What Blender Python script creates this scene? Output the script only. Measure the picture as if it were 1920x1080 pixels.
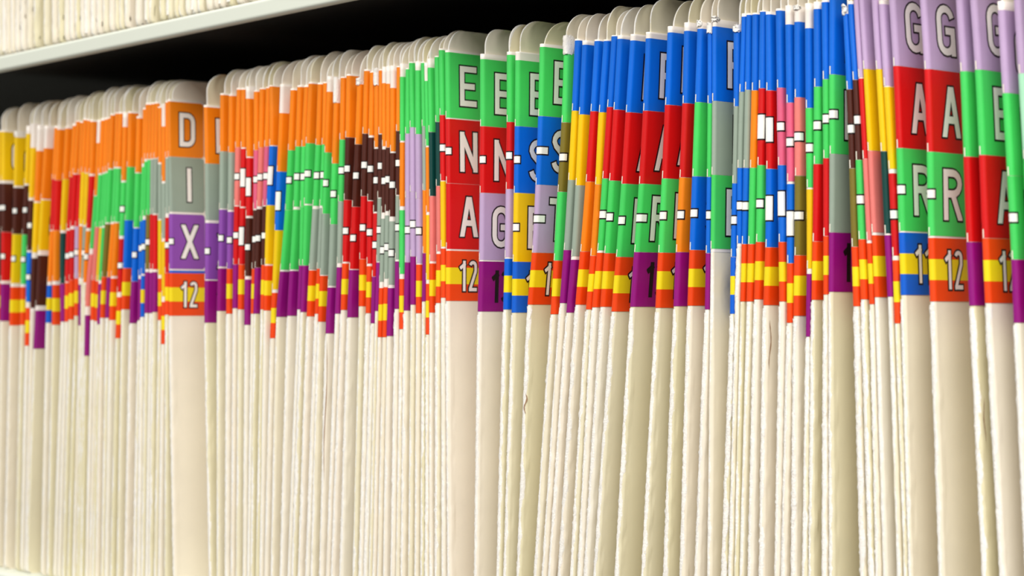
import bpy, math, random
from mathutils import Vector

for _o in list(bpy.data.objects):
    bpy.data.objects.remove(_o, do_unlink=True)
SC = bpy.context.scene
COL = SC.collection

# ------------------------------------------------------------------ camera
# lower shelf floor at z = SHELF_Z; the folder spines stand in the plane y = 0, the shelf runs along x
F = 3800.0                      # focal length in pixels of a 1920 px wide frame
VX = 3360.0                     # distance of the shelf's vanishing point left of the frame centre
HOR = 590.0                     # horizon row
DIST = 0.499                    # camera to spine plane
TH = math.atan2(VX, F); CT, ST = math.cos(TH), math.sin(TH)
SHELF_Z = 0.90
EYE = SHELF_Z + 0.132
cam_d = bpy.data.cameras.new('camera'); cam = bpy.data.objects.new('camera', cam_d); COL.objects.link(cam)
cam_d.sensor_width = 36.0; cam_d.lens = F / 1920 * 36
cam_d.shift_y = (HOR - 540) / 1920.0
cam.location = (0, -DIST, EYE)
cam.rotation_euler = (math.pi / 2, 0, math.atan2(CT, ST))   # looks along (-cos, sin)
cam_d.clip_start = 0.02; cam_d.clip_end = 50
cam_d.dof.use_dof = True; cam_d.dof.focus_distance = 0.715; cam_d.dof.aperture_fstop = 19
SC.camera = cam

# ------------------------------------------------------------------ light and exposure
w = bpy.data.worlds.new('world'); SC.world = w; w.use_nodes = True
w.node_tree.nodes['Background'].inputs[0].default_value = (1.0, 0.985, 0.96, 1)
w.node_tree.nodes['Background'].inputs[1].default_value = 0.25
def area(name, loc, target, sx, sy, power, col):
    l = bpy.data.lights.new(name, 'AREA'); l.shape = 'RECTANGLE'; l.size = sx; l.size_y = sy
    l.energy = power; l.color = col
    o = bpy.data.objects.new(name, l); COL.objects.link(o); o.location = loc
    o.rotation_euler = (Vector(target) - Vector(loc)).to_track_quat('-Z', 'Y').to_euler()
    return o
area('ceiling_light_near', (0.45, -0.98, 2.2), (0.45, -0.9799, 1.0), 1.5, 1.3, 63, (1.0, 0.985, 0.95))
area('ceiling_light_far', (-1.5, -0.98, 2.2), (-1.5, -0.9799, 1.0), 1.2, 1.3, 20, (1.0, 0.985, 0.95))
SC.view_settings.view_transform = 'Standard'; SC.view_settings.look = 'None'
SC.view_settings.exposure = 0.01; SC.view_settings.gamma = 1.0
SC.view_settings.use_curve_mapping = False

# ------------------------------------------------------------------ pixel -> place (spine plane y = 0)
def kpx(x):                     # pixels per metre of height at image column x
    return (F * ST + (x - 960) * CT) / DIST
def px_X(x):
    u = x - 960.0
    t = DIST / (F * ST + u * CT)
    return t * (-F * CT + u * ST)
def px_Z(x, y):                 # height above the lower shelf floor
    return (HOR - y) / kpx(x) + (EYE - SHELF_Z)

# ------------------------------------------------------------------ materials
def lin(c):
    return tuple(((v / 255) / 12.92 if v <= 10 else (((v / 255) + 0.055) / 1.055) ** 2.4) for v in c)
def mat(name, rgb, rough=0.5, coat=0.0, bump=0.0, bscale=900, spec=0.4, var=0.0):
    m = bpy.data.materials.new(name); m.use_nodes = True
    nt = m.node_tree; b = nt.nodes['Principled BSDF']
    c = lin(rgb)
    b.inputs['Base Color'].default_value = (*c, 1)
    b.inputs['Roughness'].default_value = rough
    b.inputs['Coat Weight'].default_value = coat; b.inputs['Coat Roughness'].default_value = 0.22
    b.inputs['Specular IOR Level'].default_value = spec
    tc = nt.nodes.new('ShaderNodeTexCoord')
    if var > 0:
        n = nt.nodes.new('ShaderNodeTexNoise'); n.inputs['Scale'].default_value = 160; n.inputs['Detail'].default_value = 4
        nt.links.new(tc.outputs['Object'], n.inputs['Vector'])
        oi = nt.nodes.new('ShaderNodeObjectInfo')
        ad = nt.nodes.new('ShaderNodeMath'); ad.operation = 'ADD'
        nt.links.new(n.outputs['Fac'], ad.inputs[0]); nt.links.new(oi.outputs['Random'], ad.inputs[1])
        mr = nt.nodes.new('ShaderNodeMapRange'); mr.inputs['From Min'].default_value = 0.3; mr.inputs['From Max'].default_value = 1.7
        mr.inputs['To Min'].default_value = 1 - var; mr.inputs['To Max'].default_value = 1 + var
        nt.links.new(ad.outputs[0], mr.inputs['Value'])
        hs = nt.nodes.new('ShaderNodeHueSaturation'); hs.inputs['Color'].default_value = (*c, 1)
        nt.links.new(mr.outputs[0], hs.inputs['Value']); nt.links.new(hs.outputs[0], b.inputs['Base Color'])
    if bump > 0:
        n2 = nt.nodes.new('ShaderNodeTexNoise'); n2.inputs['Scale'].default_value = bscale; n2.inputs['Detail'].default_value = 3
        nt.links.new(tc.outputs['Object'], n2.inputs['Vector'])
        bp = nt.nodes.new('ShaderNodeBump'); bp.inputs['Strength'].default_value = bump; bp.inputs['Distance'].default_value = 0.0003
        nt.links.new(n2.outputs['Fac'], bp.inputs['Height']); nt.links.new(bp.outputs[0], b.inputs['Normal'])
    return m
LC = dict(O=(246, 134, 14), Y=(240, 196, 8), N=(78, 32, 20), R=(214, 16, 18), G=(72, 210, 98), S=(154, 168, 152),
          V=(142, 76, 170), B=(3, 106, 216), L=(192, 164, 200), T=(6, 66, 60), K=(232, 124, 116), M=(224, 98, 132),
          D=(124, 110, 38), C=(172, 226, 190))
LNAME = dict(O='orange', Y='yellow', N='brown', R='red', G='green', S='grey', V='violet', B='blue', L='lilac',
             T='teal', K='salmon', M='pink', D='olive', C='mint')
ML = {k: mat('label_' + LNAME[k], v, 0.42, 0.25, 0.12, 500, 0.4, 0.07) for k, v in LC.items()}
M_RED12 = mat('year_orange_red', (238, 70, 10), 0.42, 0.25, 0.1, 500, 0.4, 0.05)
M_YEL = mat('year_yellow', (244, 218, 24), 0.42, 0.25, 0.1, 500, 0.4, 0.04)
M_BLU = mat('year_blue', (6, 96, 210), 0.42, 0.25, 0.1, 500, 0.4, 0.04)
M_PUR = mat('year_purple', (146, 10, 122), 0.42, 0.25, 0.1, 500, 0.4, 0.06)
M_WHITE = mat('label_carrier_white', (246, 236, 226), 0.5, 0.1, 0.15, 600)
M_TICK = mat('print_white', (240, 232, 214), 0.45, 0.2)
M_BLACK = mat('print_black', (26, 14, 20), 0.5, 0.2)
M_SILVER = mat('print_silver', (252, 246, 238), 0.45, 0.2)
M_DASH = mat('print_bright_white', (250, 248, 240), 0.45, 0.2)
M_PAPER = mat('paper_sheets', (240, 236, 224), 0.7)
M_FRAY = mat('frayed_paper_fibre', (243, 238, 230), 0.9, 0, 0.6, 1500, 0.15, 0.04)
M_LIP = mat('shelf_enamel', (226, 230, 216), 0.45, 0.15, 0.08, 300)
M_SHADE = mat('cabinet_shade', (17, 14, 11), 0.7, 0, 0.1, 200, 0.2)  # near-black colour stands in for the unlit shelf underside and cabinet interior

def folder_material():
    m = bpy.data.materials.new('folder_card'); m.use_nodes = True
    nt = m.node_tree; N = nt.nodes; Lk = nt.links.new; b = N['Principled BSDF']
    b.inputs['Roughness'].default_value = 0.6; b.inputs['Specular IOR Level'].default_value = 0.25
    oi = N.new('ShaderNodeObjectInfo'); uv = N.new('ShaderNodeUVMap'); uv.uv_map = 'surf'
    cr = N.new('ShaderNodeValToRGB'); e = cr.color_ramp.elements
    e[0].position = 0; e[0].color = (*lin((240, 233, 216)), 1)
    e[1].position = 1; e[1].color = (*lin((228, 219, 182)), 1)
    e2 = cr.color_ramp.elements.new(0.4); e2.color = (*lin((241, 230, 212)), 1)
    e3 = cr.color_ramp.elements.new(0.7); e3.color = (*lin((235, 226, 198)), 1)
    Lk(oi.outputs['Random'], cr.inputs[0])
    sep = N.new('ShaderNodeSeparateXYZ'); Lk(uv.outputs[0], sep.inputs[0])
    # ragged white wear along the folded front edge: width wobbles with height
    rnd = N.new('ShaderNodeMath'); rnd.operation = 'MULTIPLY'; rnd.inputs[1].default_value = 37.0; Lk(oi.outputs['Random'], rnd.inputs[0])
    cx = N.new('ShaderNodeCombineXYZ'); Lk(rnd.outputs[0], cx.inputs[0]); Lk(sep.outputs[1], cx.inputs[1])
    n1 = N.new('ShaderNodeTexNoise'); n1.inputs['Scale'].default_value = 26; n1.inputs['Detail'].default_value = 8; n1.inputs['Roughness'].default_value = 0.75
    mp = N.new('ShaderNodeVectorMath'); mp.operation = 'MULTIPLY'; mp.inputs[1].default_value = (1, 1, 1); Lk(cx.outputs[0], mp.inputs[0])
    Lk(mp.outputs[0], n1.inputs['Vector'])
    wd = N.new('ShaderNodeMapRange'); wd.inputs['From Min'].default_value = 0.44; wd.inputs['From Max'].default_value = 0.72
    wd.inputs['To Min'].default_value = 0.0001; wd.inputs['To Max'].default_value = 0.0018; Lk(n1.outputs['Fac'], wd.inputs['Value'])
    au = N.new('ShaderNodeMath'); au.operation = 'ABSOLUTE'; Lk(sep.outputs[0], au.inputs[0])
    df = N.new('ShaderNodeMath'); df.operation = 'SUBTRACT'; Lk(wd.outputs[0], df.inputs[0]); Lk(au.outputs[0], df.inputs[1])
    mk = N.new('ShaderNodeMapRange'); mk.inputs['From Min'].default_value = -0.0001; mk.inputs['From Max'].default_value = 0.0002; Lk(df.outputs[0], mk.inputs['Value'])
    mx = N.new('ShaderNodeMix'); mx.data_type = 'RGBA'; Lk(mk.outputs[0], mx.inputs['Factor'])
    # faint mottling of the card
    tc = N.new('ShaderNodeTexCoord'); n3 = N.new('ShaderNodeTexNoise'); n3.inputs['Scale'].default_value = 45; n3.inputs['Detail'].default_value = 6
    Lk(tc.outputs['Object'], n3.inputs['Vector'])
    hs = N.new('ShaderNodeHueSaturation'); mr = N.new('ShaderNodeMapRange'); mr.inputs['From Min'].default_value = 0.3; mr.inputs['From Max'].default_value = 0.7
    mr.inputs['To Min'].default_value = 0.96; mr.inputs['To Max'].default_value = 1.03
    Lk(n3.outputs['Fac'], mr.inputs['Value']); Lk(mr.outputs[0], hs.inputs['Value']); Lk(cr.outputs[0], hs.inputs['Color'])
    Lk(hs.outputs[0], mx.inputs[6]); mx.inputs[7].default_value = (*lin((242, 238, 230)), 1)
    Lk(mx.outputs[2], b.inputs['Base Color'])
    n4 = N.new('ShaderNodeTexNoise'); n4.inputs['Scale'].default_value = 420; n4.inputs['Detail'].default_value = 5
    Lk(tc.outputs['Object'], n4.inputs['Vector'])
    st = N.new('ShaderNodeMapRange'); st.inputs['To Min'].default_value = 0.08; st.inputs['To Max'].default_value = 0.8; Lk(mk.outputs[0], st.inputs['Value'])
    bp = N.new('ShaderNodeBump'); bp.inputs['Distance'].default_value = 0.0005; Lk(st.outputs[0], bp.inputs['Strength'])
    Lk(n4.outputs['Fac'], bp.inputs['Height']); Lk(bp.outputs[0], b.inputs['Normal'])
    return m
M_CARD = folder_material()

# ------------------------------------------------------------------ objects
def tag(o, **kw):
    for k, v in kw.items():
        if v: o[k] = v
def link_mesh(name, verts, faces, mats, parent=None, mi=None, uvs=None, smooth=True):
    me = bpy.data.meshes.new(name); me.from_pydata(verts, [], faces)
    for m in mats: me.materials.append(m)
    if mi: me.polygons.foreach_set('material_index', mi)
    if smooth: me.polygons.foreach_set('use_smooth', [True] * len(me.polygons))
    if uvs:
        lay = me.uv_layers.new(name='surf')
        for lp in me.loops: lay.data[lp.index].uv = uvs[lp.vertex_index]
    me.update()
    o = bpy.data.objects.new(name, me); COL.objects.link(o); o.parent = parent
    return o
def box_mesh(name, x0, x1, y0, y1, z0, z1, m, parent=None, bev=0.0):
    vs = [(x, y, z) for x in (x0, x1) for y in (y0, y1) for z in (z0, z1)]
    fs = [(0, 1, 3, 2), (4, 6, 7, 5), (0, 4, 5, 1), (2, 3, 7, 6), (0, 2, 6, 4), (1, 5, 7, 3)]
    o = link_mesh(name, vs, fs, [m], parent, smooth=False)
    if bev:
        md = o.modifiers.new('bevel', 'BEVEL'); md.width = bev; md.segments = 4
    return o

# ------------------------------------------------------------------ the shelving (one thing)
Z_UP = EYE + 0.1314             # top of the upper shelf
LIPH = 0.0076
unit = bpy.data.objects.new('filing_shelves', None); COL.objects.link(unit); unit.location = (-0.9, 0.2, 0)
tag(unit, label='open filing shelves with off-white enamel front edges and black colouring for interior shade', category='shelf')
def upart(name, *a, **k):
    o = box_mesh(name, *a, **k); o.parent = unit; o.matrix_parent_inverse = unit.matrix_world.inverted(); o.location = (0.9, -0.2, 0); return o
bpy.context.view_layer.update()
TILT = 0.007; X_T = px_X(230)
def up(name, x0, x1, y0, y1, z0, z1, m, bev=0.0, lab=None, tilt=0.0):
    o = box_mesh(name, x0 + .9, x1 + .9, y0 - .2, y1 - .2, z0, z1, m, unit, bev)
    for v_ in o.data.vertices: v_.co.z += tilt * (v_.co.x - 0.9 - X_T)
    if lab: o['label'] = lab
XL, XR = -3.2, 0.35
up('shelf_board', XL, XR, -0.0096, 0.40, Z_UP - 0.006, Z_UP, M_SHADE, tilt=TILT)
up('shelf_edge', XL, XR, -0.014, -0.0095, Z_UP - LIPH, Z_UP + 0.0002, M_LIP, 0.0014, 'off-white front edge of the shelf', TILT)
up('shelf_board', XL, XR, 0.0, 0.40, SHELF_Z - 0.0078, SHELF_Z, M_LIP)
up('shelf_edge', XL, XR, -0.009, 0.0005, SHELF_Z - 0.02, SHELF_Z + 0.0002, M_LIP, 0.0022, 'off-white front edge of the shelf')
up('back_panel', XL, XR, 0.40, 0.405, SHELF_Z - 0.02, Z_UP + 0.42, M_SHADE)
up('side_panel', XL - 0.01, XL, -0.006, 0.405, SHELF_Z - 0.02, Z_UP + 0.42, M_SHADE)
up('side_panel', XR, XR + 0.01, -0.006, 0.405, SHELF_Z - 0.02, Z_UP + 0.42, M_SHADE)
up('top_panel', XL, XR, 0.0, 0.40, Z_UP + 0.405, Z_UP + 0.42, M_SHADE)

# ------------------------------------------------------------------ folder geometry on a common (s, z) lattice
FH = 0.2412                     # folder height
SMM = [-40, -20, -19, -18.6, -17.6, -12, -6, -4] + [round(-3.2 + 0.4 * i, 2) for i in range(17)] + [4, 5, 6, 8, 10, 12, 14, 16, 17.6, 18.6, 19, 20, 24, 32, 60, 240]
SCOL = [v / 1000 for v in SMM]
ZG = [0.0]
while ZG[-1] < 0.125: ZG.append(ZG[-1] + 0.0025)
while ZG[-1] < FH + 0.003: ZG.append(ZG[-1] + 0.004)
def interp(pts, v):
    if v <= pts[0][0]: a, b = pts[0], pts[1]
    elif v >= pts[-1][0]: a, b = pts[-2], pts[-1]
    else:
        for a, b in zip(pts, pts[1:]):
            if v <= b[0]: break
    return a[1] + (b[1] - a[1]) * (v - a[0]) / (b[0] - a[0])
def smooth1(arr, n):
    for _ in range(n):
        arr = [arr[0]] + [(arr[i - 1] + 2 * arr[i] + arr[i + 1]) / 4 for i in range(1, len(arr) - 1)] + [arr[-1]]
    return arr
class Curve:
    """spine line of one folder: X and nose radius on the shared z grid"""
    def __init__(s, X, R): s.X, s.R = X, R; s.Y = 0.0
    def at(s, z):
        zz = min(max(z, ZG[0]), ZG[-1])
        lo = 0; hi = len(ZG) - 1
        while hi - lo > 1:
            m = (lo + hi) // 2
            if ZG[m] <= zz: lo = m
            else: hi = m
        f = (zz - ZG[lo]) / (ZG[hi] - ZG[lo])
        return s.X[lo] + (s.X[hi] - s.X[lo]) * f, s.R[lo] + (s.R[hi] - s.R[lo]) * f
    def pt(s, sv, z, e=0.0, ys=0.0):
        X, r = s.at(z)
        q = r * math.pi / 2
        if abs(sv) < q:
            a = sv / r
            return (X + (r + e) * math.sin(a), r - (r + e) * math.cos(a) + ys + s.Y, z)
        sg = 1 if sv > 0 else -1
        return (X + sg * (r + e), r + abs(sv) - q + ys + s.Y, z)

def zrows(z0, z1):
    return [z0] + [z for z in ZG if z0 + 1e-5 < z < z1 - 1e-5] + [z1]

def patch(cv, s0, s1, z0, z1, e, org, corner=0.0):
    cols = [s0] + [v for v in SCOL if s0 + 1e-6 < v < s1 - 1e-6] + [s1]
    rows = zrows(z0, z1)
    vs, fs = [], []
    for z in rows:
        for sv in cols:
            zz = z
            if corner:
                d = min(abs(sv - s0), abs(s1 - sv))
                if d < corner:
                    k = corner - math.sqrt(max(0, corner ** 2 - (corner - d) ** 2))
                    zz = min(max(z, z0 + k), z1 - k)
            p = cv.pt(sv, zz, e); vs.append((p[0] - org[0], p[1] - org[1], p[2] - org[2]))
    n = len(cols)
    for j in range(len(rows) - 1):
        for i in range(n - 1):
            fs.append((j * n + i, j * n + i + 1, (j + 1) * n + i + 1, (j + 1) * n + i))
    return vs, fs

def clip(poly, ax, lim, keep_less):
    out = []
    for i in range(len(poly)):
        a, b = poly[i - 1], poly[i]
        ia = (a[ax] <= lim) if keep_less else (a[ax] >= lim)
        ib = (b[ax] <= lim) if keep_less else (b[ax] >= lim)
        if ia != ib:
            t = (lim - a[ax]) / (b[ax] - a[ax])
            out.append((a[0] + (b[0] - a[0]) * t, a[1] + (b[1] - a[1]) * t))
        if ib: out.append(b)
    return out
def lay_poly(cv, poly, e, org, V, Fc):
    """put one flat convex (s, z) polygon on the folder surface, cut along the lattice"""
    zs = [p[1] for p in poly]; cuts = zrows(min(zs), max(zs))
    for z0, z1 in zip(cuts, cuts[1:]):
        band = clip(clip(poly, 1, z1, True), 1, z0, False)
        if len(band) < 3: continue
        ss = [p[0] for p in band]
        sc = [min(ss)] + [v for v in SCOL if min(ss) + 1e-6 < v < max(ss) - 1e-6] + [max(ss)]
        for a, b in zip(sc, sc[1:]):
            c = clip(clip(band, 0, b, True), 0, a, False)
            if len(c) < 3: continue
            k = len(V)
            for sv, z in c:
                p = cv.pt(sv, z, e); V.append((p[0] - org[0], p[1] - org[1], p[2] - org[2]))
            Fc.append(tuple(range(k, k + len(c))))

# ------------------------------------------------------------------ condensed block lettering
def arc(cx, cy, rx, ry, a0, a1, n=8):
    return [(cx + rx * math.cos(math.radians(a0 + (a1 - a0) * i / n)), cy + ry * math.sin(math.radians(a0 + (a1 - a0) * i / n))) for i in range(n + 1)]
def glyph(ch, W, H, sw):
    a, b = W / 2 - sw / 2, H / 2 - sw / 2
    r = a
    L = lambda *p: ('L', list(p)); C = lambda p: ('C', p)
    g = {
     'A': [L((-a, -b - .5 * sw), (-.12 * a, b)), L((a, -b - .5 * sw), (.12 * a, b)), L((-.5 * a, -.36 * b), (.5 * a, -.36 * b))],
     'B': [L((-a, -b), (-a, b)), C([(-a, b)] + arc(0, b / 2, a, b / 2, 90, -90) + [(-a, 0)]), C([(-a, 0)] + arc(0, -b / 2, a, b / 2, 90, -90) + [(-a, -b)])],
     'C': [C(arc(0, b - r, a, r, 20, 180) + arc(0, -b + r, a, r, 180, 340))],
     'D': [L((-a, -b), (-a, b)), C([(-a, b)] + arc(0, b - r, a, r, 90, 0) + arc(0, -b + r, a, r, 0, -90) + [(-a, -b)])],
     'E': [L((-a, b), (a, b)), L((-a, b), (-a, -b)), L((-a, -b), (a, -b)), L((-a, 0), (.7 * a, 0))],
     'F': [L((-a, b), (a, b)), L((-a, b), (-a, -b)), L((-a, 0), (.7 * a, 0))],
     'G': [C(arc(0, b - r, a, r, 10, 180) + arc(0, -b + r, a, r, 180, 360) + [(a, -.05 * b)]), L((.25 * a, -.02 * b), (a, -.02 * b)), L((a, -.02 * b), (a, -b))],
     'H': [L((-a, -b), (-a, b)), L((a, -b), (a, b)), L((-a, 0), (a, 0))],
     'I': [L((0, -b), (0, b))],
     'J': [C([(a, b + sw / 2)] + arc(0, -b + r, a, r, 0, -160))],
     'K': [L((-a, -b), (-a, b)), L((-a, -.1 * b), (a, b + sw * .4)), L((-.2 * a, .2 * b), (a, -b - sw * .4))],
     'L': [L((-a, b), (-a, -b)), L((-a, -b), (a, -b))],
     'M': [L((-a, -b), (-a, b)), L((a, -b), (a, b)), L((-a, b), (0, -.3 * b)), L((a, b), (0, -.3 * b))],
     'N': [L((-a, -b), (-a, b)), L((a, -b), (a, b)), L((-a, b), (a, -b))],
     'O': [C(arc(0, b - r, a, r, 0, 180) + arc(0, -b + r, a, r, 180, 360))],
     'P': [L((-a, -b), (-a, b)), C([(-a, b)] + arc(0, b * .5, a, b / 2, 90, -90) + [(-a, 0)])],
     'R': [L((-a, -b), (-a, b)), C([(-a, b)] + arc(0, b * .52, a, b * .48, 90, -90) + [(-a, .04 * b)]), L((0, .0), (a, -b - sw * .3))],
     'S': [C(arc(0, b - r, a, r, 10, 180) + [(-a * .75, .3 * b), (a * .75, -.3 * b)] + arc(0, -b + r, a, r, 0, -170))],
     'T': [L((-a, b), (a, b)), L((0, b), (0, -b))],
     'U': [C([(-a, b + sw / 2)] + arc(0, -b + r, a, r, 180, 360) + [(a, b + sw / 2)])],
     'V': [L((-a, b + sw * .5), (0, -b)), L((a, b + sw * .5), (0, -b))],
     'W': [L((-a, b + sw * .5), (-.5 * a, -b)), L((-.5 * a, -b), (0, .6 * b)), L((0, .6 * b), (.5 * a, -b)), L((.5 * a, -b), (a, b + sw * .5))],
     'X': [L((-a, -b - sw * .4), (a, b + sw * .4)), L((a, -b - sw * .4), (-a, b + sw * .4))],
     'Y': [L((-a, b + sw * .4), (0, 0)), L((a, b + sw * .4), (0, 0)), L((0, 0), (0, -b))],
     'Z': [L((-a, b), (a, b)), L((-a, -b), (a, -b)), L((-a, -b), (a, b))],
     '1': [L((a * .3, -b), (a * .3, b)), L((-a * .9, b * .62), (a * .3, b * .85))],
     '2': [C(arc(0, b - r, a, r, 165, 0) + [(a, .35 * b), (-a, -b + .2 * sw)]), L((-a, -b), (a, -b))],
     '3': [C(arc(0, b - r, a, r, 165, 0) + [(a, .3 * b), (-.1 * a, .02 * b)]), C([(-.1 * a, .02 * b), (a, -.3 * b)] + arc(0, -b + r, a, r, 0, -165))],
    }[ch]
    return g
def glyph_polys(ch, W, H, sw, grow):
    out = []; si = -1; w2 = sw / 2 + grow; lx, ly = W / 2 + grow, H / 2 + grow
    for kind, p in glyph(ch, W, H, sw):
        si += 1
        if kind == 'L':
            for (x0, y0), (x1, y1) in zip(p, p[1:]):
                d = math.hypot(x1 - x0, y1 - y0); ux, uy = (x1 - x0) / d, (y1 - y0) / d
                x0, y0, x1, y1 = x0 - ux * w2, y0 - uy * w2, x1 + ux * w2, y1 + uy * w2
                q = [(x0 - uy * w2, y0 + ux * w2), (x1 - uy * w2, y1 + ux * w2), (x1 + uy * w2, y1 - ux * w2), (x0 + uy * w2, y0 - ux * w2)]
                q = clip(clip(clip(clip(q, 0, lx, True), 0, -lx, False), 1, ly, True), 1, -ly, False)
                if len(q) > 2: out.append((si, q))
        else:
            pp = [p[0]]
            for t in p[1:]:
                if math.hypot(t[0] - pp[-1][0], t[1] - pp[-1][1]) > 1e-5: pp.append(t)
            nr = []
            for i in range(len(pp)):
                x0, y0 = pp[max(0, i - 1)]; x1, y1 = pp[min(len(pp) - 1, i + 1)]
                d = math.hypot(x1 - x0, y1 - y0) or 1; nr.append((-(y1 - y0) / d, (x1 - x0) / d))
            if grow:      # let the outline run past open ends
                for i, j in ((0, 1), (-1, -2)):
                    d = math.hypot(pp[i][0] - pp[j][0], pp[i][1] - pp[j][1])
                    pp[i] = (pp[i][0] + (pp[i][0] - pp[j][0]) / d * grow, pp[i][1] + (pp[i][1] - pp[j][1]) / d * grow)
            for i in range(len(pp) - 1):
                q = [(pp[i][0] + nr[i][0] * w2, pp[i][1] + nr[i][1] * w2), (pp[i + 1][0] + nr[i + 1][0] * w2, pp[i + 1][1] + nr[i + 1][1] * w2),
                     (pp[i + 1][0] - nr[i + 1][0] * w2, pp[i + 1][1] - nr[i + 1][1] * w2), (pp[i][0] - nr[i][0] * w2, pp[i][1] - nr[i][1] * w2)]
                q = clip(clip(q, 1, ly, True), 1, -ly, False)
                if len(q) > 2: out.append((si, q))
    return out
def text_part(name, cv, txt, sc, zc, W, H, sw, pitch, org, parent, ink, line=M_BLACK, label=None):
    V, Fc, MI = [], [], []
    n = len(txt)
    for gi, ch in enumerate(txt):
        cx = sc + (gi - (n - 1) / 2) * pitch
        for grow, e, m in ((0.00028 if ink is M_BLACK else 0.00056, 0.00016, 0), (0.0, 0.00024, 1)):
            for si, q in glyph_polys(ch, W, H, sw, grow):
                k = len(Fc); lay_poly(cv, [(cx + x, zc + y) for x, y in q], e + si * 0.00001, org, V, Fc); MI += [m] * (len(Fc) - k)
    o = link_mesh(name, V, Fc, [line, ink], parent, MI, smooth=False)
    if label: o['label'] = label
    return o
PLAIN = dict(R='A', G='E', B='F', L='G', S='I', O='D', Y='C', V='K', N='B', K='H', M='M', D='J')
DASHED = dict(R='N', G='R', B='S', L='T', S='V', O='Y', Y='P', V='X', N='O', K='U', M='Z', D='W')

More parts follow.
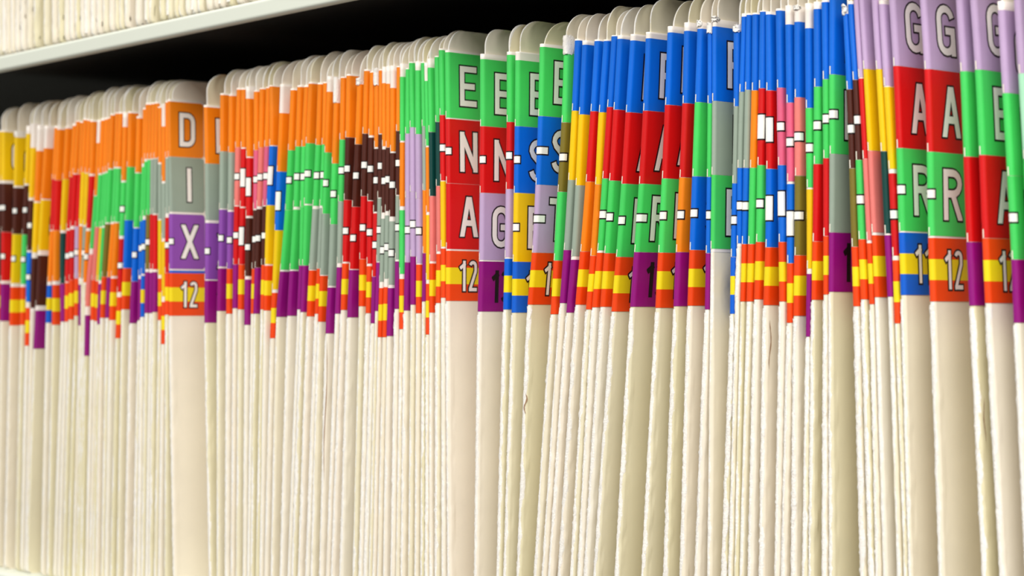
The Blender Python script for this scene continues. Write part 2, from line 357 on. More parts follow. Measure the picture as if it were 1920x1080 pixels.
# ------------------------------------------------------------------ folder data read off the photograph
# (top white row, [y0,y1,y2,y3,y4], colours, year, spine columns at those rows, column at row 1080, marks, frayed width mm)
# marks: '-' hyphen, '|' upright bar, '.' none, one per colour label
D = [
 (244,[247,344,436,531,600],'YNT','12',[-3,-4,-5,-6,-7],-14,'.-.',0),
 (245,[247,344,435,532,602],'YNR','13',[4,3,3,2,1],-6,'.--',0),
 (250,[256,352,439,538,610],'YNY','12',[28,26,24,20,18],8,'.--',1.2),
 (236,[251,348,440,538,609],'YNG','12',[50,46,42,39,38],28,'.--',0),
 (232,[277,376,473,577,648],'YNB','12',[58,54,51,49,47],38,'.--',0),
 (235,[283,380,484,581,582],'OYN','',[69,64,60,58,57],46,'...',0),
 (236,[278,375,479,582,654],'OYN','13',[83,77,71,67,63],49,'...',0),
 (236,[240,336,433,535,605],'ORO','11',[103,98,94,89,86],77,'...',0),
 (239,[243,338,432,534,609],'ORO','12',[108,103,100,99,98],88,'...',0),
 (237,[241,336,437,532,603],'OYT','13',[123,118,113,113,115],100,'...',0),
 (232,[236,332,432,530,603],'ORR','12',[137,131,125,122,122],108,'..-',0),
 (226,[228,327,430,525,599],'ORR','12',[144,137,132,130,129],117,'..-',0),
 (228,[230,327,425,522,592],'ORL','12',[151,147,141,140,140],126,'..-',0),
 (222,[225,323,424,524,610],'OYO','13',[157,153,148,148,148],136,'...',0),
 (224,[226,325,425,523,524],'OYS','',[164,160,156,154,153],143,'..-',0),
 (225,[228,330,433,530,531],'ORO','',[170,168,162,157,155],148,'..-',0),
 (225,[268,368,477,591,667],'OGK','13',[182,177,168,157,154],148,'...',0),
 (222,[226,328,426,525,600],'OGK','12',[190,185,179,172,170],160,'...',0),
 (221,[224,326,427,527,602],'OGY','12',[197,193,187,180,178],167,'...',0),
 (220,[222,324,427,532,608],'OGG','13',[203,198,192,185,183],173,'...',0),
 (213,[216,318,420,519,596],'OGD','12',[208,203,198,191,188],179,'...',0),
 (211,[213,316,420,520,596],'OGO','13',[217,214,209,201,198],190,'...',0),
 (210,[213,316,418,522,600],'OGO','12',[223,219,215,208,205],197,'...',0),
 (211,[238,342,448,557,634],'OGR','12',[231,228,224,220,217],207,'.--',0),
 (209,[212,313,413,503,580],'OGB','12',[241,239,235,231,228],219,'...',0),
 (218,[222,325,428,528,606],'OGB','13',[257,254,251,247,243],234,'..-',1.6),
 (202,[205,313,415,523,600],'OGB','13',[269,267,263,260,259],250,'..-',1.4),
 (193,[196,303,412,517,594],'OGB','11',[274,271,268,265,264],258,'..-',1.0),
 (193,[196,300,403,510,587],'OGD','13',[279,277,275,273,272],265,'..-',0),
 (192,[195,299,402,511,587],'OSR','13',[285,283,282,281,280],273,'...',0),
 (191,[194,298,403,510,585],'OSR','13',[291,289,287,287,286],280,'...',1.2),
 (200,[202,308,413,522,600],'OSY','12',[297,297,297,297,297],289,'...',0),
 (195,[237,344,453,566,645],'OSY','12',[304,304,304,304,303],297,'...',0),
 (189,[192,297,408,512,590],'OSR','12',[311,311,311,310,310],309,'..-',0),
 (186,[190,294,401,512,592],'OSV','12',[315,316,318,318,317],326,'..-',1.0),
 (197,[201,307,418,526,605],'OSV','13',[383,385,386,385,384],393,'..-',1.6),
 (175,[178,284,393,503,583],'OSV','13',[414,413,412,410,407],407,'..-',0),
 (177,[180,286,397,504,588],'OSV','12',[430,429,428,426,425],423,'..-',1.2),
 (165,[168,277,387,496,578],'OKR','13',[445,442,440,438,437],433,'.--',0),
 (165,[168,279,390,496,580],'ORR','12',[453,453,451,448,447],443,'.||',0),
 (162,[185,296,409,524,609],'ORN','13',[462,463,462,460,459],456,'.|-',0),
 (170,[172,282,394,504,588],'OMN','12',[477,477,476,473,471],464,'.--',0),
 (165,[167,277,392,502,588],'OKN','13',[488,486,482,479,476],470,'.--',0),
 (163,[165,275,387,497,580],'OMN','12',[500,497,493,491,489],480,'.--',0),
 (160,[162,274,385,498,582],'OBY','12',[506,507,500,497,495],487,'.|.',0),
 (158,[212,322,432,549,634],'OBY','12',[525,520,516,511,507],496,'.|.',0),
 (166,[169,282,394,509,594],'OGG','13',[546,541,536,526,518],508,'.-.',0),
 (160,[163,275,393,508,592],'OGG','13',[559,555,551,544,539],526,'.-.',1.2),
 (160,[163,275,388,498,580],'OGG','13',[572,566,564,562,558],540,'.-.',0),
 (154,[157,269,385,498,585],'OGG','13',[580,574,571,568,564],548,'.-.',1.6),
 (155,[158,272,392,507,593],'OGS','12',[597,593,587,580,576],560,'.-.',1.4),
 (154,[156,271,390,504,588],'OGS','12',[607,605,600,595,591],574,'.-.',1.0),
 (143,[172,286,401,517,603],'OGS','12',[614,609,605,601,597],584,'.-.',1.2),
 (148,[193,307,421,539,625],'OGS','13',[627,623,620,616,611],600,'.-.',1.2),
 (144,[146,262,378,501,588],'OGS','13',[640,638,635,633,629],612,'.-.',0),
 (139,[142,258,375,494,581],'ONR','12',[651,649,646,643,640],622,'.--',1.0),
 (152,[158,271,388,506,595],'ONR','13',[671,667,661,656,652],638,'.--',1.4),
 (130,[133,251,368,486,574],'ONR','12',[684,681,678,675,674],662,'.--',0),
 (134,[136,258,377,499,587],'ONR','12',[695,692,690,689,687],674,'.--',1.6),
 (130,[158,279,400,519,606],'ONR','13',[703,703,701,699,696],683,'.--',1.6),
 (130,[132,252,372,492,583],'ONS','13',[712,711,709,707,704],692,'.--',0),
 (125,[156,280,410,540,632],'ONS','12',[717,718,716,712,709],699,'.--',0),
 (124,[157,277,404,537,632],'ONS','12',[725,725,723,721,718],708,'.--',0),
 (123,[165,287,415,540,630],'ONS','13',[733,733,731,729,726],719,'.--',0),
 (124,[126,246,367,490,579],'ONS','13',[745,744,743,742,741],734,'.--',1.0),
 (119,[144,267,394,523,617],'GOG','12',[751,751,750,750,750],743,'...',0),
 (128,[130,251,371,492,582],'GLL','13',[762,761,761,761,758],753,'..-',1.4),
 (116,[118,239,360,481,571],'GLL','13',[768,770,770,771,771],766,'..-',0),
 (115,[132,252,373,496,587],'GLL','12',[780,780,781,782,781],778,'..-',0),
 (116,[118,237,357,475,565],'GSO','13',[791,793,794,794,792],789,'...',0),
 (118,[152,276,403,532,627],'GOY','12',[796,799,800,801,801],798,'...',1.2),
 (110,[127,248,368,494,586],'GTK','12',[802,804,805,806,804],806,'...',0),
 (105,[107,229,349,476,568],'GTK','12',[816,818,819,820,818],817,'...',1.4),
 (91,[94,216,340,466,558],'GRY','12',[824,826,827,828,828],829,'.-.',0),
 (94,[98,223,344,470,564],'GRR','12',[836,837,838,838,837],841,'.-.',0.8),
 (101,[111,237,362,490,584],'GRL','13',[902,902,901,900,897],891,'.-.',1.6),
 (97,[103,229,355,485,580],'GRL','11',[952,952,950,948,945],933,'.-.',1.8),
 (97,[113,237,362,491,586],'GBY','11',[968,967,965,963,961],946,'.--',1.0),
 (82,[88,218,347,474,571],'GBL','12',[1014,1011,1006,1000,990],971,'.--',2.4),
 (80,[100,230,360,489,589],'GDG','12',[1059,1055,1047,1040,1034],1003,'.-.',1.4),
 (73,[76,208,338,469,568],'BYS','13',[1080,1074,1067,1059,1051],1018,'...',0.8),
 (76,[84,215,348,487,586],'BYS','13',[1094,1087,1081,1073,1063],1030,'...',1.0),
 (74,[77,209,341,472,571],'BRO','12',[1117,1109,1100,1090,1080],1048,'...',2.2),
 (74,[77,211,346,480,580],'BYO','12',[1134,1124,1118,1109,1100],1071,'...',1.0),
 (66,[68,201,335,474,576],'BRG','12',[1149,1140,1131,1122,1111],1085,'..-',1.0),
 (66,[73,206,339,475,575],'BRG','12',[1160,1152,1144,1135,1127],1097,'..-',1.6),
 (64,[76,211,345,482,584],'BRG','12',[1184,1175,1167,1157,1148],1115,'..-',2.0),
 (60,[72,208,345,473,575],'BRG','13',[1213,1208,1200,1191,1183],1155,'..-',2.2),
 (49,[61,197,335,474,577],'BRG','12',[1254,1249,1243,1236,1231],1205,'..-',1.8),
 (42,[58,194,333,473,574],'BRO','13',[1285,1282,1276,1269,1265],1246,'..-',2.2),
 (42,[54,192,331,469,573],'BGB','12',[1310,1305,1300,1295,1291],1277,'..-',1.8),
 (45,[60,194,332,475,580],'BGB','13',[1330,1330,1328,1325,1324],1305,'..-',1.2),
 (36,[50,190,328,467,468],'BSG','',[1336,1336,1335,1334,1334],1328,'...',0),
 (47,[59,200,344,482,588],'BSB','11',[1378,1378,1375,1372,1371],1355,'..-',2.6),
 (25,[31,173,315,457,458],'BSB','',[1393,1388,1384,1384,1384],1368,'..-',0.8),
 (25,[28,169,315,458,565],'BSB','12',[1401,1399,1396,1393,1389],1378,'..-',0),
 (24,[27,170,315,458,565],'BOG','12',[1413,1412,1408,1405,1402],1388,'...',0),
 (20,[22,166,310,454,561],'BRG','12',[1427,1425,1422,1420,1416],1405,'.|-',1.2),
 (22,[27,170,317,464,572],'BRB','12',[1438,1439,1439,1438,1433],1426,'.||',2.2),
 (16,[20,165,310,454,565],'BMB','12',[1457,1459,1461,1462,1464],1455,'.-|',0.8),
 (10,[46,193,345,494,605],'BMB','12',[1475,1477,1478,1478,1478],1467,'.-|',0.8),
 (12,[41,183,330,479,592],'BKD','12',[1492,1492,1493,1492,1490],1486,'.--',1.6),
 (6,[53,203,355,513,631],'BGY','13',[1512,1513,1515,1515,1513],1507,'.-.',0.8),
 (3,[17,163,308,453,562],'BGR','12',[1528,1529,1528,1526,1523],1519,'.-.',1.2),
 (0,[4,149,297,443,552],'BGR','12',[1543,1545,1546,1546,1546],1544,'.-.',1.4),
 (-9,[-5,140,289,436,547],'BGS','13',[1558,1557,1558,1557,1556],1558,'.-.',1.0),
 (20,[26,168,316,463,574],'BND','12',[1583,1590,1595,1599,1603],1616,'.-.',2.8),
 (2,[8,150,300,449,561],'BNG','12',[1591,1602,1607,1612,1617],1632,'.--',2.0),
 (-12,[-6,147,298,456,570],'LRK','12',[1603,1614,1621,1628,1633],1645,'...',0.8),
 (-22,[-15,130,283,441,557],'LYK','12',[1611,1619,1628,1636,1642],1658,'...',0),
 (-22,[-15,130,284,441,556],'LYT','13',[1636,1645,1654,1661,1667],1684,'...',0),
 (0,[8,163,325,488,606],'LYR','12',[1650,1660,1669,1676,1680],1697,'..-',0),
 (-36,[-28,124,278,436,553],'LRG','11',[1668,1678,1684,1688,1692],1706,'..-',0.8),
 (-32,[-24,130,285,446,565],'LRG','12',[1726,1737,1741,1743,1747],1764,'..-',1.4),
 (-30,[-22,134,294,454,573],'LGR','13',[1794,1804,1810,1815,1821],1845,'...',2.8),
 (-32,[-26,131,291,447,568],'LGR','12',[1820,1832,1839,1845,1850],1878,'...',2.2),
 (2,[19,175,330,487,605],'LGG','13',[1874,1883,1892,1900,1904],1926,'..-',1.0),
 (-26,[-20,138,298,458,575],'LCG','12',[1903,1913,1922,1930,1936],1960,'...',0),
]
N = len(D)
Xs = []
for (yt, ys, cols, yr, xs, xb, mk, fr) in D:
    pts = sorted([(px_Z(x, y), px_X(x)) for x, y in zip(xs, ys)] + [(px_Z(xb, 1080), px_X(xb))])
    pp = [pts[0]]
    for p in pts[1:]:
        if p[0] - pp[-1][0] > 0.004: pp.append(p)
    top = pp[-1]; sl = (pp[-1][1] - pp[-2][1]) / (pp[-1][0] - pp[-2][0])
    pp.append((max(top[0] + 0.01, FH + 0.01), top[1] + sl * (max(top[0] + 0.01, FH + 0.01) - top[0]) * 0.6))
    Xs.append(smooth1([interp(pp, z) for z in ZG], 6))
MING = 0.0021
for j in range(len(ZG)):
    for i in range(1, N):
        if Xs[i][j] < Xs[i - 1][j] + MING:
            d = Xs[i - 1][j] + MING - Xs[i][j]; Xs[i - 1][j] -= d / 2; Xs[i][j] += d / 2
    for i in range(1, N): Xs[i][j] = max(Xs[i][j], Xs[i - 1][j] + MING)
Xs = [smooth1(a, 2) for a in Xs]
rng = random.Random(7)
def wob(seed, z, amp):
    r_ = random.Random(seed); v = 0
    for k in range(4):
        v += math.sin(z * r_.uniform(40, 260) + r_.uniform(0, 6.28)) * amp / (k + 1)
    return v

def build_panel(cv, z0, z1, ztab, parent, org, seed, rough, room=0.002, R0=0.0115, inset=0.0012, base_cut=0.003):
    """the folder's end-tab panel: folded front edge, rounded upper corner, thin above the tab labels"""
    rw = random.Random(seed)
    room = min(room, 0.006); curl = rw.uniform(-0.15, 0.15) * room; R0 = rw.uniform(0.0070, 0.0100); rx_ = rw.uniform(0.75, 1.1); inset = rw.uniform(0.0004, 0.0022)
    rows = [z for z in ZG if z0 + 1e-5 < z < z1 - R0] + [z1 - R0 + R0 * math.sin(math.pi / 2 * k / 10) for k in range(11)]
    rows = sorted(set([z0, z0 + 0.0008, z0 + 0.0016] + rows + [ztab - 0.0014, ztab - 0.0011, ztab - 0.0007, ztab - 0.0002, ztab + 0.0012]))
    far = [v for v in SCOL if v > 0.0021]; nose = [k / 5 for k in range(-5, 6)]
    ncol = len(far) + 11 + 2 + sum(1 for v in SCOL if v < -0.0021)
    vs, fs, uvs = [], [], []
    for z in rows:
        ys = 0.0
        if z > z1 - R0: ys = rx_ * (R0 - math.sqrt(max(0.0, R0 * R0 - (z - (z1 - R0)) ** 2)))
        if z > ztab - 0.0010: ys += inset
        if z < z0 + base_cut: ys += base_cut - math.sqrt(max(0, base_cut ** 2 - (z0 + base_cut - z) ** 2))
        X, r = cv.at(z)
        th = max(0.0, (z - ztab + 0.0012) / max(0.004, z1 - ztab))
        rr = r if th <= 0 else 0.0003 + (r - 0.0003) * max(0.0, 1 - th * 30)
        c2 = Curve([X] * len(ZG), [rr] * len(ZG)); c2.Y = cv.Y
        jx = rw.gauss(0, rough) if z < ztab - 0.12 else 0
        jy = abs(rw.gauss(0, rough)) if z < ztab - 0.12 else 0
        q_ = rr * math.pi / 2
        cols = [v for v in SCOL if v < -0.0021] + [-q_ - 0.00012] + [q_ * k for k in nose] + [q_ + 0.00012] + far
        for sv in cols:
            p = c2.pt(sv, z, 0.0, ys)
            dx = 0
            if th > 0: dx = curl * th * th + wob(seed + 5, z * 2 + min(sv, 0.03) * 5, 0.00006 + 0.04 * room) * th
            if abs(sv) < 0.003: dx += jx; dy = -jy * (1 - abs(sv) / 0.003)
            else: dy = 0
            vs.append((p[0] + dx - org[0], p[1] + dy - org[1], z - org[2] + cv_z0(cv))); uvs.append((sv, z * 1.0))
    n = len(cols)
    for j in range(len(rows) - 1):
        for i in range(n - 1): fs.append((j * n + i, j * n + i + 1, (j + 1) * n + i + 1, (j + 1) * n + i))
    for base, rev in ((0, 1), ((len(rows) - 1) * n, 0)):
        # close top and bottom between the two leaves
        lo, hi = 0, n - 1
        while hi - lo > 1:
            f = (base + lo, base + lo + 1, base + hi - 1, base + hi)
            if hi - 1 == lo + 1: f = (base + lo, base + lo + 1, base + hi)
            fs.append(f if rev else tuple(reversed(f))); lo += 1; hi -= 1
    for j in range(len(rows) - 1): fs.append((j * n, (j + 1) * n, (j + 1) * n + n - 1, j * n + n - 1))
    return link_mesh('folder_panel', vs, fs, [M_CARD], parent, None, uvs)
def cv_z0(cv): return getattr(cv, 'z_off', 0.0)

def build_fray(cv, z0, z1, wid, parent, org, seed, lift=0.0):
    """ragged white torn card along the fold below the labels"""
    rw = random.Random(seed); rows = []
    z = z0
    while z < z1: rows.append(z); z += rw.uniform(0.0007, 0.0015)
    vs, fs = [], []
    nc = 8; wc = wid; env = 1.0
    for z in rows:
        slow = 0.7 + 0.3 * math.sin(z * 75 + seed) * math.sin(z * 33 + seed * 1.7) + 0.25 * math.sin(z * 310 + seed * 3)
        wc = 0.6 * wc + 0.4 * wid * slow * rw.uniform(0.65, 1.35)
        a, b = -0.0013, -0.0003 + wc
        for i in range(nc):
            t = i / (nc - 1); sv = a + (b - a) * t
            e = (lift + 0.00008 + abs(rw.gauss(0, 0.00014))) if 0 < i < nc - 1 else 0.00002
            if abs(sv) > 0.0011: e = min(e, 0.00018)
            if i == nc - 1: sv += rw.gauss(0, 0.00013)
            if i == 0: sv -= rw.uniform(0, 0.0003)
            p = cv.pt(sv, z, e); vs.append((p[0] - org[0], p[1] - org[1], p[2] - org[2] + cv_z0(cv)))
    for j in range(len(rows) - 1):
        for i in range(nc - 1): fs.append((j * nc + i, j * nc + i + 1, (j + 1) * nc + i + 1, (j + 1) * nc + i))
    return link_mesh('frayed_edge', vs, fs, [M_FRAY], parent)

def torn_corner(cv, z0, z1, s0, s1, amp, parent, org, seed):
    """crumpled white scrap of torn card or tape at the top of the tab"""
    rw = random.Random(seed); nr, nc = 12, 14; vs, fs = [], []
    grid = [[rw.uniform(0.1, 1) for _ in range(nc)] for _ in range(nr)]
    for j in range(nr):
        for i in range(nc):
            u, v = i / (nc - 1), j / (nr - 1)
            pinch = math.sqrt(max(0.0, math.sin(math.pi * min(1, max(0, 0.08 + 0.84 * v)))))
            sm = (s0 + s1) / 2; sv = sm + (s0 - sm + (s1 - s0) * u) * pinch
            nb = (grid[j][i] * 2 + grid[max(0, j - 1)][i] + grid[j][max(0, i - 1)]) / 4
            e = 0.00025 + 0.6 * amp * nb * math.sin(math.pi * u) ** .5 if 0 < i < nc - 1 else 0.0001
            if abs(sv) > 0.0011: e = min(e, 0.0002)
            p = cv.pt(sv, z0 + (z1 - z0) * v + (rw.uniform(-.0003, .0003) if 0 < i < nc - 1 else 0), e)
            vs.append((p[0] - org[0], p[1] - org[1], p[2] - org[2]))
    for j in range(nr - 1):
        for i in range(nc - 1): fs.append((j * nc + i, j * nc + i + 1, (j + 1) * nc + i + 1, (j + 1) * nc + i))
    return link_mesh('torn_corner', vs, fs, [M_FRAY], parent)

M_TEAR_SHADE = mat('tear_gap_shade', (158, 122, 92), 0.9)  # brown paints the shade inside the open tears, no groove is modelled
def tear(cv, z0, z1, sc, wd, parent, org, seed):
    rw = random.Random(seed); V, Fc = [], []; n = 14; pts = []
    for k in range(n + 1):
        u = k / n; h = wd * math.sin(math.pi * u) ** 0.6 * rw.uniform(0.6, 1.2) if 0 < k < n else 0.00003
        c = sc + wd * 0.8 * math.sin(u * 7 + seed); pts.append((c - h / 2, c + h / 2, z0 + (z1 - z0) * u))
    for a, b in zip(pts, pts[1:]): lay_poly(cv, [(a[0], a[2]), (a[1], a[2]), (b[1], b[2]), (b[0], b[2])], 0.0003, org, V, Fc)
    return link_mesh('tear', V, Fc, [M_TEAR_SHADE], parent)

def smudge_material():
    m = bpy.data.materials.new('faded_ink'); m.use_nodes = True; nt = m.node_tree; N = nt.nodes; Lk = nt.links.new; b = N['Principled BSDF']
    b.inputs['Base Color'].default_value = (*lin((120, 140, 190)), 1); b.inputs['Roughness'].default_value = 0.6
    uv = N.new('ShaderNodeUVMap'); uv.uv_map = 'surf'
    v = N.new('ShaderNodeVectorMath'); v.operation = 'LENGTH'; Lk(uv.outputs[0], v.inputs[0])
    n = N.new('ShaderNodeTexNoise'); n.inputs['Scale'].default_value = 2.0; Lk(uv.outputs[0], n.inputs['Vector'])
    mr = N.new('ShaderNodeMapRange'); mr.inputs['From Min'].default_value = 1.0; mr.inputs['From Max'].default_value = 0.0; mr.inputs['To Max'].default_value = 1.1
    Lk(v.outputs['Value'], mr.inputs['Value'])
    mu = N.new('ShaderNodeMath'); mu.operation = 'MULTIPLY'; Lk(mr.outputs[0], mu.inputs[0]); Lk(n.outputs['Fac'], mu.inputs[1]); Lk(mu.outputs[0], b.inputs['Alpha'])
    return m

def yearsets(y):
    return {'12': ([M_RED12, M_YEL], M_SILVER), '11': ([M_BLU, M_YEL], M_SILVER), '13': ([M_PUR], M_BLACK)}[y]
def year_label(cv, zt, zb, yr, org, parent, e=0.00012, s1=0.019):
    mats, ink = yearsets(yr)
    V, Fc, MI = [], [], []
    hh = zt - zb
    bands = [(zb, zt, 0)] if yr == '13' else [(zb, zb + hh * .335, 0), (zb + hh * .335, zb + hh * .665, 1), (zb + hh * .665, zt, 0)]
    for a, b, m in bands:
        v, f = patch(cv, -s1, s1, a, b, e, org, 0.0 if yr != '13' else 0.0015)
        k = len(V); V += v; Fc += [tuple(i + k for i in q) for q in f]; MI += [m] * len(f)
    o = link_mesh('year_label', V, Fc, mats, parent, MI)
    o['label'] = {'12': 'orange-red year label with a yellow middle band', '11': 'blue year label with a yellow middle band', '13': 'purple year label with black digits'}[yr]
    return o, ink

ORD = 'first second third fourth fifth sixth seventh eighth ninth tenth eleventh twelfth thirteenth fourteenth fifteenth sixteenth seventeenth eighteenth nineteenth twentieth'.split()
def ordw(n):
    if n <= 20: return ORD[n - 1]
    t = {2: 'twenty', 3: 'thirty', 4: 'forty'}[n // 10]
    return {2: 'twentieth', 3: 'thirtieth', 4: 'fortieth'}[n // 10] if n % 10 == 0 else t + '-' + ORD[n % 10 - 1]
idx = lambda xx: min(range(N), key=lambda i: abs(D[i][4][0] - xx))
MARKS = {idx(315): 'DIX', idx(836): 'ENA', idx(902): 'ENG', idx(1213): 'FAR', idx(1336): 'FIE', idx(1726): 'GAR 12'}
SPECIAL = {idx(315): 'thick cream file folder reading D I X over an orange 12 label',
           idx(836): 'thick cream file folder reading E N A over an orange 12 label',
           idx(902): 'cream file folder reading E N G over a purple 13 label',
           idx(1213): 'cream file folder reading F A and cut-off R over a purple 13 label',
           idx(1336): 'cream file folder reading F and E with no year label, pale blue stain below',
           idx(1726): 'thick cream file folder reading G A R over an orange 12 label',
           idx(1668): 'cream file folder reading G A R over a blue and yellow 11 label',
           idx(1820): 'cream file folder reading G E A over an orange 12 label, right of GAR'}

WIDE_DASH = [(1014, .0044), (1213, .0038), (1492, .0028), (1059, .0026), (1558, .0026), (580, .0024)]
TORN = [(671, 146, 159, -0.0028, 0.0022, 0.0009), (703, 128, 160, -0.0016, 0.003, 0.0007), (1059, 66, 102, -0.0022, 0.005, 0.0012),
        (1330, 42, 62, -0.0018, 0.002, 0.0006), (1336, 31, 40, -0.0022, 0.003, 0.0006), (1378, 46, 60, -0.0024, 0.006, 0.0007),
        (1492, 10, 18, -0.0026, 0.002, 0.0008), (1583, 8, 28, -0.0022, 0.001, 0.0006), (28, 246, 257, -0.002, 0.008, 0.0006),
        (627, 145, 192, -0.0014, 0.002, 0.0003), (1310, 38, 50, -0.0018, 0.0014, 0.0005),
        ]
for i, (yt, ys, cols, yr, xs, xb, mk, fr) in enumerate(D):
    X = Xs[i]
    gapR = [Xs[i + 1][j] - X[j] if i + 1 < N else 0.006 for j in range(len(ZG))]
    gapL = [X[j] - Xs[i - 1][j] if i else 0.006 for j in range(len(ZG))]
    R = smooth1([min(0.0011, 0.37 * g, 0.37 * h) for g, h in zip(gapR, gapL)], 3)
    cv = Curve(X, R)
    org = (cv.at(0)[0], 0.0, 0.0)
    t = bpy.data.objects.new('file_folder', None); COL.objects.link(t); t.empty_display_size = 0.02
    t.location = (org[0], 0, SHELF_Z)
    if i in SPECIAL: lab = SPECIAL[i]
    else:
        j = min(MARKS, key=lambda q: abs(q - i)); n = abs(j - i)
        ls = ', '.join(LNAME[c] for c in cols)
        yn = {'12': ' over orange 12', '11': ' over blue 11', '13': ' over purple 13', '': ''}[yr]
        lab = 'cream folder, %s labels%s, %s %s of the %s folder' % (ls, yn, ordw(n), 'left' if i < j else 'right', MARKS[j])
    tag(t, label=lab, category='folder', group='file folders on the lower shelf')
    zy = [px_Z(x, y) for x, y in zip(xs, ys)]
    ztab = px_Z(xs[0], yt)
    top = FH + rng.uniform(-0.0012, 0.0012)
    top = max(top, ztab + 0.008)
    build_panel(cv, 0.0, top, ztab, t, org, 100 + i, 0.00010 if fr else 0.00005, min(gapR[-1], gapL[-1]))
    v, f = patch(cv, -0.0192, 0.0192, zy[3] - 0.001, ztab, 0.00006, org)
    # slightly raised lip of the clear carrier strip
    nc_ = 2 + sum(1 for q in SCOL if -0.0192 + 1e-6 < q < 0.0192 - 1e-6); k_ = len(v) - nc_
    Xt, rt = cv.at(ztab); sc_ = [-0.0192] + [q for q in SCOL if -0.0192 + 1e-6 < q < 0.0192 - 1e-6] + [0.0192]
    for q in sc_:
        p = cv.pt(q, ztab, -0.75 * rt); v.append((p[0] - org[0], p[1] - org[1], p[2] - org[2] - 0.0001))
    for q in range(nc_ - 1): f.append((k_ + q, k_ + q + 1, k_ + nc_ + q + 1, k_ + nc_ + q))
    link_mesh('label_carrier', v, f, [M_WHITE], t)
    for q in range(3):
        c = cols[q]
        zt = zy[q]; zb = zy[q + 1]
        full = 0.0254
        if zt - zb > full + 0.0002: zb = zt - full      # real one-inch labels, white carrier in between
        zb += 0.00012
        V, Fc = patch(cv, -0.019, 0.019, zb, zt, 0.00012, org, 0.0015)
        MI = [0] * len(Fc)
        # small white fold tick printed at the label's lower edge
        k0 = len(Fc); lay_poly(cv, [(-0.0003, zb), (0.0001, zb), (0.0001, zb + 0.0026), (-0.0003, zb + 0.0026)], 0.00016, org, V, Fc)
        MI += [1] * (len(Fc) - k0)
        lo = link_mesh('color_label', V, Fc, [ML[c], M_TICK], t, MI); lo['label'] = LNAME[c] + ' letter label'
        m = mk[q]; zc = (zt + zb) / 2
        ch = (DASHED if m == '-' else PLAIN).get(c)
        if m in '-|':
            hz = 0.00122 if m == '-' else 0.0039
            sr = next((e_ for x_, e_ in WIDE_DASH if abs(x_ - xs[0]) < 0.6), 0.0019)
            V, Fc = [], []
            lay_poly(cv, [(-0.0032, zc - hz - .0005), (sr + .0006, zc - hz - .0005), (sr + .0006, zc + hz + .0005), (-0.0032, zc + hz + .0005)], 0.00016, org, V, Fc)
            MI = [0] * len(Fc)
            lay_poly(cv, [(-0.0028, zc - hz), (sr, zc - hz), (sr, zc + hz), (-0.0028, zc + hz)], 0.00020, org, V, Fc)
            MI += [1] * (len(Fc) - len(MI))
            link_mesh('hyphen' if m == '-' else 'bar_mark', V, Fc, [M_BLACK, M_DASH], lo, MI, smooth=True)
        if ch and m != '|':
            W = {'I': 0.0024, 'X': 0.0092, 'N': 0.0088, 'R': 0.0092, 'A': 0.0092, 'G': 0.0088, 'W': 0.011, 'M': 0.01}.get(ch, 0.0084)
            text_part('letter', cv, ch, 0.0100 if ch in 'DCG' else 0.0107, zc, W, 0.0155, 0.0022, 0, org, lo, M_SILVER)
    if yr:
        zt, zb = px_Z(xs[3], ys[3]), zy[4]
        zt = min(zt, zb + 0.0200)
        if i == idx(315):
            year_label(cv, zt + 0.0012, zb + 0.0016, '11', org, t, 0.00008, 0.0205)
        yo, ink = year_label(cv, zt, zb, yr, org, t)
        text_part('number', cv, yr, 0.0104, (zt + zb) / 2, 0.0040, 0.0118, 0.0013, 0.0048, org, yo, ink)
    if fr:
        build_fray(cv, 0.0006, zy[4] - 0.0006, fr / 1000 * 0.78, t, org, 900 + i)
    for tx, ya, yb, sa, sb, am in TORN:
        if abs(tx - xs[0]) < 0.6:
            torn_corner(cv, px_Z(tx, yb), px_Z(tx, ya), sa, sb, am, t, org, 3000 + i)
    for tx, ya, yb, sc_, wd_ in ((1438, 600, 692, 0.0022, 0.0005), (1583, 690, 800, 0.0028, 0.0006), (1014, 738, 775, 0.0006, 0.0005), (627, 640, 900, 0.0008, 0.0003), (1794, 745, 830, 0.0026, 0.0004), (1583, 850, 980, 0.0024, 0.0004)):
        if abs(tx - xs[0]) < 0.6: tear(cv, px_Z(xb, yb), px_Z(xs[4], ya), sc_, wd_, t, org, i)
    if i == idx(1336):
        zc = px_Z(1355, 545); V, Fc = patch(cv, 0.002, 0.018, zc - 0.012, zc + 0.012, 0.00008, org)
        rr_ = [(sv, z) for z in zrows(zc - 0.012, zc + 0.012) for sv in [0.002] + [q for q in SCOL if 0.002 + 1e-6 < q < 0.018 - 1e-6] + [0.018]]
        link_mesh('ink_smudge', V, Fc, [smudge_material()], t, None, [((a - 0.011) / 0.0075, (b - zc) / 0.0115) for a, b in rr_])['label'] = 'pale blue smudge left by a removed label'
    # sheets of paper held inside the thicker folders, set back from the tab
    g = min(gapR[j] - R[j] - (R[min(j, len(R) - 1)]) for j in range(len(ZG)))
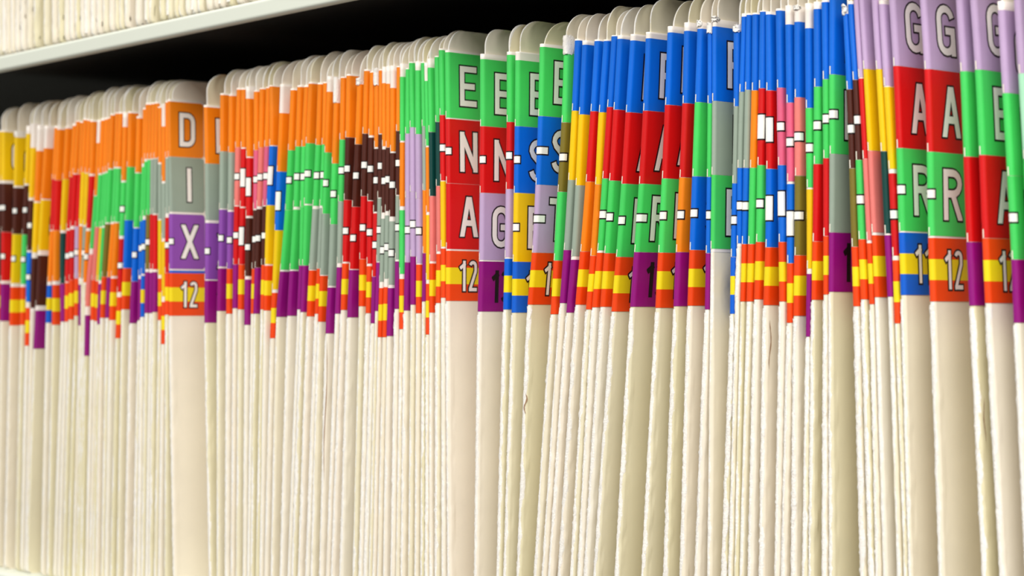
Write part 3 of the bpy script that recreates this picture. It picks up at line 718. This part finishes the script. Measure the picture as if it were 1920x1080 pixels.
    if g > 0.0042:
        vs, fs = [], []
        rws = [0.001] + [z for z in ZG if 0.002 < z < 0.226][::2]
        for z in rws:
            Xc, r = cv.at(z); a = Xc + r + 0.0006; b = Xc + r + min(g, 0.03) - 0.0010
            for (xx, yy) in ((a, 0.026), (b, 0.026), (b, 0.235), (a, 0.235)): vs.append((xx - org[0], yy, z))
        for j in range(len(rws) - 1):
            for q in range(4): fs.append((j * 4 + q, j * 4 + (q + 1) % 4, (j + 1) * 4 + (q + 1) % 4, (j + 1) * 4 + q))
        fs += [(3, 2, 1, 0), tuple(len(vs) - 4 + q for q in range(4))]
        link_mesh('paper_stack', vs, fs, [M_PAPER], t, smooth=False)

# ------------------------------------------------------------------ folders on the upper shelf (only their lower ends are in view)
UX = [-20, -14, -8, -2, 4, 8.5, 13, 18, 23, 28, 33, 39, 45, 53, 62, 72, 84, 97, 115, 131, 143, 155, 165, 175, 185, 194, 204, 216, 227, 239, 250, 258, 268,
      289, 307, 315, 334, 348, 362, 370, 383, 394, 406, 422, 436, 447, 462, 480, 500]
rg = random.Random(21)
NU = len(UX)
UXX = [px_X(x) for x in UX]
for i in range(1, NU): UXX[i] = max(UXX[i], UXX[i - 1] + 0.0022)
for i in range(NU):
    lean = rg.uniform(-0.004, 0.004)
    base = UXX[i]
    gl = base - UXX[i - 1] if i else 0.005
    gr = UXX[i + 1] - base if i + 1 < NU else 0.006
    r = min(0.0022, 0.40 * gl, 0.40 * gr)
    cv = Curve([base + wob(50 + i, z * .5, 0.00018) for z in ZG], [r] * len(ZG)); cv.Y = -0.0095
    t = bpy.data.objects.new('blank_folder', None); COL.objects.link(t); t.empty_display_size = 0.02
    t.location = (base, 0.0, Z_UP + 0.0004 + TILT * (base - X_T))
    nv = i + 1
    tag(t, label='plain cream folder on the upper shelf, only its lower end showing, %s from the left' % ordw(max(1, nv)),
        category='folder', group='folders on the upper shelf')
    if nv < 1: 
        bpy.data.objects.remove(t); continue
    org = (base, 0.0, 0.0)
    build_panel(cv, 0.0, FH - rg.uniform(0, .002), 0.225, t, org, 500 + i, 0.00012, base_cut=0.004)
    if rg.random() < 0.15 and r > 0.001: build_fray(cv, 0.003, 0.22, rg.uniform(0.0009, 0.0016), t, org, 1500 + i, 0.0002)
